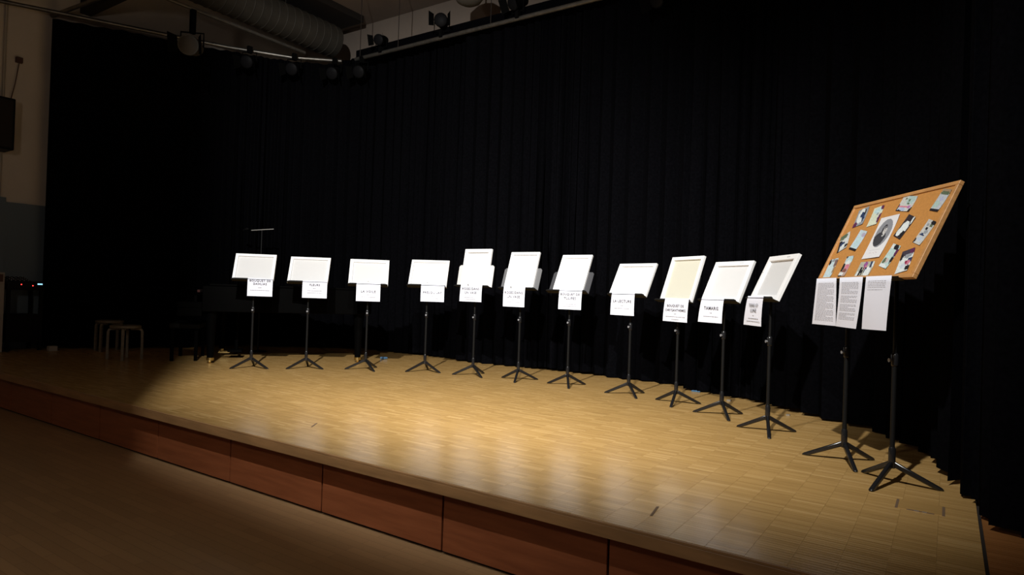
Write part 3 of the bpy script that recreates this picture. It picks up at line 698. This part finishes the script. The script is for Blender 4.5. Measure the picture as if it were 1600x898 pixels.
# ------------------------------------------------------------------ grand piano behind the left stands
pa = math.atan2(.786, .618)
gp = thing('grand_piano', 'black grand piano in the dark behind the left music stands', 'piano', (-7.79, 4.72, 0), (0, 0, pa))
out = [(-.1, -.12), (1.3, -.12), (1.75, -.1), (1.95, .02), (2.02, .2), (1.98, .42), (1.8, .6), (1.5, .72), (1.2, .9), (.9, 1.2), (.55, 1.36), (-.1, 1.38)]
MB().prism(out, .66, .985).build('body', LACQ, gp, bevel=.006)
inn = [((x - .9) * 1.012 + .9, (y - .6) * 1.012 + .6) for x, y in out if x > -.2]
MB().prism([(-.02 if x < 0 else x, y) for x, y in inn], .99, 1.012).build('lid', LACQ, gp, bevel=.004)
b = MB(); b.box((-.38, -.12, .60), (-.1, 1.38, .70)); b.box((-.38, -.12, .70), (-.1, -.06, .78)); b.box((-.38, 1.32, .70), (-.1, 1.38, .78)); b.build('keybed', LACQ, gp, bevel=.005)
kb = MB(); kb.box((-.36, -.05, .702), (-.2, 1.31, .722)); kb.build('white_keys', KEYW, gp)
kb = MB()
for k in range(51):
    if k % 7 in (2, 6): continue
    kb.box((-.27, -.045 + k * .0262 + .014, .722), (-.2, -.045 + k * .0262 + .026, .734))
kb.build('black_keys', LACQ, gp)
box('fallboard', (-.2, -.06, .72), (-.17, 1.32, .86), LACQ, gp)
box('felt_strip', (-.17, -.05, .9), (-.14, 1.31, .93), LACR, gp)
for (x, y) in ((.0, .0), (.0, 1.25), (1.84, .06)):
    lg = MB().tube([(x, y, .66), (x, y, .5), (x, y, .075)], [.075, .06, .04], 12).build('leg', LACQ, gp, smooth=True)
    MB().lathe([(.03, .03), (.045, .035), (.045, .07), (.03, .078)], 14, Matrix.Translation((x, y, 0))).build('castor_cup', BRASS, lg, smooth=True)
    MB().tube([(x - .012, y, .035), (x + .012, y, .035)], .0345, 14).build('castor', BRASS, lg, smooth=True)
b = MB(); b.tube([(.25, .63, .66), (.25, .63, .12)], .02, 8); b.box((.15, .5, .09), (.33, .76, .12)); ly = b.build('pedal_lyre', LACQ, gp)
for q in (-.07, 0, .07): box('pedal', (.03, .63 + q - .012, .075), (.17, .63 + q + .012, .088), BRASS, gp)
bench = thing('piano_bench', 'low black piano bench behind the leftmost music stand', 'bench', (-8.45, 4.8, 0), (0, 0, pa))
box('seat', (-.18, -.35, .42), (.18, .35, .49), TABLEB, bench, bevel=.015)
for sx in (-.14, .14):
    for sy in (-.31, .31): box('leg', (sx - .02, sy - .02, 0), (sx + .02, sy + .02, .42), LACQ, bench)
# microphone on a boom behind the piano
ms = thing('microphone_stand', 'boom microphone stand in the dark above the leftmost canvas', 'microphone stand', (-8.68, 6.02, 0))
MB().lathe([(.13, 0), (.13, .012), (.02, .03)], 20).build('base', BLACKM, ms, smooth=True)
MB().tube([(0, 0, .02), (0, 0, 1.845)], .011, 10).build('pole', BLACKM, ms, smooth=True)
MB().tube([(-.13, -.09, 1.84), (.15, .10, 1.87)], .008, 10).build('boom', CHROME, ms, smooth=True)
MB().lathe([(.012, -.06), (.016, 0), (.022, .03), (.012, .055)], 12, Matrix.Translation((-.2, -.14, 1.85)) @ Matrix.Rotation(1.4, 4, 'Y')).build('microphone', BLACKM, ms, smooth=True)

# ------------------------------------------------------------------ stools at the far left
def stool(loc, rz, label):
    r = thing('stool', label, 'stool', (*loc, 0), (0, 0, rz), 'birch stools at the dark left end')
    MB().lathe([(.17, .405), (.178, .41), (.178, .435), (.17, .44)], 28).build('seat', BIRCH, r, smooth=True)
    for k in range(4):
        a = k * math.pi / 2 + .4; c, s = math.cos(a), math.sin(a)
        pts = [(.06 * c, .06 * s, .393), (.15 * c, .15 * s, .393), (.178 * c, .178 * s, .384), (.19 * c, .19 * s, .36), (.193 * c, .193 * s, .2), (.193 * c, .193 * s, .0)]
        MB().tube(pts, .021, 4, sq=True).build('leg', BIRCH, r)
    return r
stool((-9.96, 4.49), .2, 'pale bentwood stool in the dark, the left one of two')
stool((-8.80, 4.16), .6, 'pale bentwood stool in the dark, the right one of two')

# ------------------------------------------------------------------ sound desk, speaker and bits on the left wall
tb = thing('equipment_table', 'black table with sound equipment in front of the blue door', 'table', (-10.6, 3.6, 0))
box('table_top', (-.35, -.16, .84), (.06, .28, .87), TABLEB, tb)
for sx in (-.32, .03):
    for sy in (-.13, .25): box('leg', (sx - .02, sy - .02, 0), (sx + .02, sy + .02, .84), TABLEB, tb)
box('lower_shelf', (-.33, -.14, .12), (.04, .26, .5), TABLEB, tb)
mx = thing('mixing_desk', 'dark mixing desk with red lights on the equipment table', 'mixer', (-10.76, 3.60, .87))
b = MB(); b.add([(.2, -.15, 0), (.2, .16, 0), (-.17, .16, 0), (-.17, -.15, 0), (.2, -.15, .07), (.2, .16, .07), (-.17, .16, .15), (-.17, -.15, .15)], [(0, 1, 2, 3), (4, 5, 6, 7), (0, 1, 5, 4), (1, 2, 6, 5), (2, 3, 7, 6), (3, 0, 4, 7)])
b.build('console', BLACKM, mx)
kb = MB()
for i in range(6):
    for j in range(4):
        x = -.12 + j * .07; z = .15 - (x + .17) * .216
        kb.lathe([(.008, 0), (.007, .014)], 8, Matrix.Translation((x, -.12 + i * .05, z)))
o = kb.build('knobs', GREYM, mx); o['kind'] = 'stuff'
for y, z in ((.01, .065), (.145, .05)): MB().lathe([(.008, 0), (.006, .008), (.002, .01)], 10, Matrix.Translation((.2, y, z - .02)) @ Matrix.Rotation(math.pi / 2, 4, 'Y')).build('indicator_light', LEDR, mx)
rc = thing('effects_unit', 'small rack unit with a lit blue display beside the mixing desk', 'audio unit', (-10.68, 3.80, .87))
box('case', (-.1, -.03, 0), (.12, .07, .09), BLACKM, rc, bevel=.003)
box('display', (.12, .0, .045), (.123, .06, .063), LEDB, rc)
cr = thing('wooden_case', 'small case with pale rim and dull red front at the left edge', 'case', (-10.6, 3.28, .92))
box('rim', (-.1, -.1, 0), (.1, .12, .15), BEIGE, cr, bevel=.004)
box('front', (.1, -.08, .025), (.104, .10, .125), REDP, cr)
tag(box('side_cabinet', (-10.8, 3.02, 0.0), (-10.5, 3.40, .92), BEIGE, bevel=.004), 'pale cabinet at the left edge under the small case', 'cabinet')
sp = thing('wall_speaker', 'black loudspeaker on the left wall, cut by the picture edge', 'speaker', (-10.75, 3.27, 3.08))
box('cabinet', (-.14, -.2, -.35), (.18, .2, .35), BLACKM, sp, bevel=.01)
box('grille', (.18, -.17, -.32), (.186, .17, .32), DARK, sp)
b = MB(); b.tube([(-.23, 0, -.1), (-.14, 0, -.1)], .03, 8); b.tube([(-.2, .02, -.42), (-.05, -.08, -.45), (0, -.06, -.36)], .016, 8); b.build('bracket', BLACKM, sp)
sb = thing('junction_box', 'small dark box with a thin cable on the left wall', 'junction box', (-10.98, 3.62, 4.08))
box('box', (-.02, -.04, -.04), (.03, .04, .04), REDP, sb, bevel=.004)
MB().tube([(.01, 0, -.04), (.012, -.04, -.35), (.012, -.1, -.68)], .006, 6).build('cable', REDP, sb)
# small things on the stage floor
tag(box('floor_socket', (-10.40, 3.88, 0), (-10.30, 3.98, .07), BEIGE, bevel=.006), 'small grey socket block on the floor by the equipment table', 'socket')
tag(box('blue_cloth_scrap', (-6.82, 6.74, 0), (-6.73, 6.82, .03), BLUEC, bevel=.01), 'small blue scrap on the floor behind the third music stand', 'scrap')
tag(box('blue_paper_scrap', (-2.33, 7.04, 0), (-2.23, 7.1, .014), BLUEC, bevel=.008), 'pale blue scrap at the curtain hem near the tamaris stand', 'scrap')
tag(box('tape_piece', (-1.84, 6.68, 0), (-1.80, 6.71, .012), TAPE), 'pale tape bit at the curtain hem, left of the two', 'tape', 'bits of tape at the hem')
tag(box('tape_piece', (-1.19, 6.24, 0), (-1.16, 6.27, .01), TAPE), 'pale tape bit at the curtain hem, right of the two', 'tape', 'bits of tape at the hem')
def strip(a, b_, w, label):
    a = Vector((*a, 0)); b_ = Vector((*b_, 0)); n = (b_ - a).normalized(); p = Vector((-n.y, n.x, 0)) * w / 2
    m = MB(); m.add([a - p, a + p, b_ + p, b_ - p, a - p + Vector((0, 0, .0015)), a + p + Vector((0, 0, .0015)), b_ + p + Vector((0, 0, .0015)), b_ - p + Vector((0, 0, .0015))], [(0, 1, 2, 3), (4, 5, 6, 7), (0, 1, 5, 4), (1, 2, 6, 5), (2, 3, 7, 6), (3, 0, 4, 7)])
    tag(m.build('tape_mark', BTAPE), label, 'tape', 'dark tape marks on the stage floor')
strip((-1.13, 2.9), (-1.155, 3.05), .012, 'short dark tape mark near the front edge, right of centre')
strip((-3.81, 3.11), (-3.89, 3.22), .012, 'short dark tape mark near the front edge, left of centre')
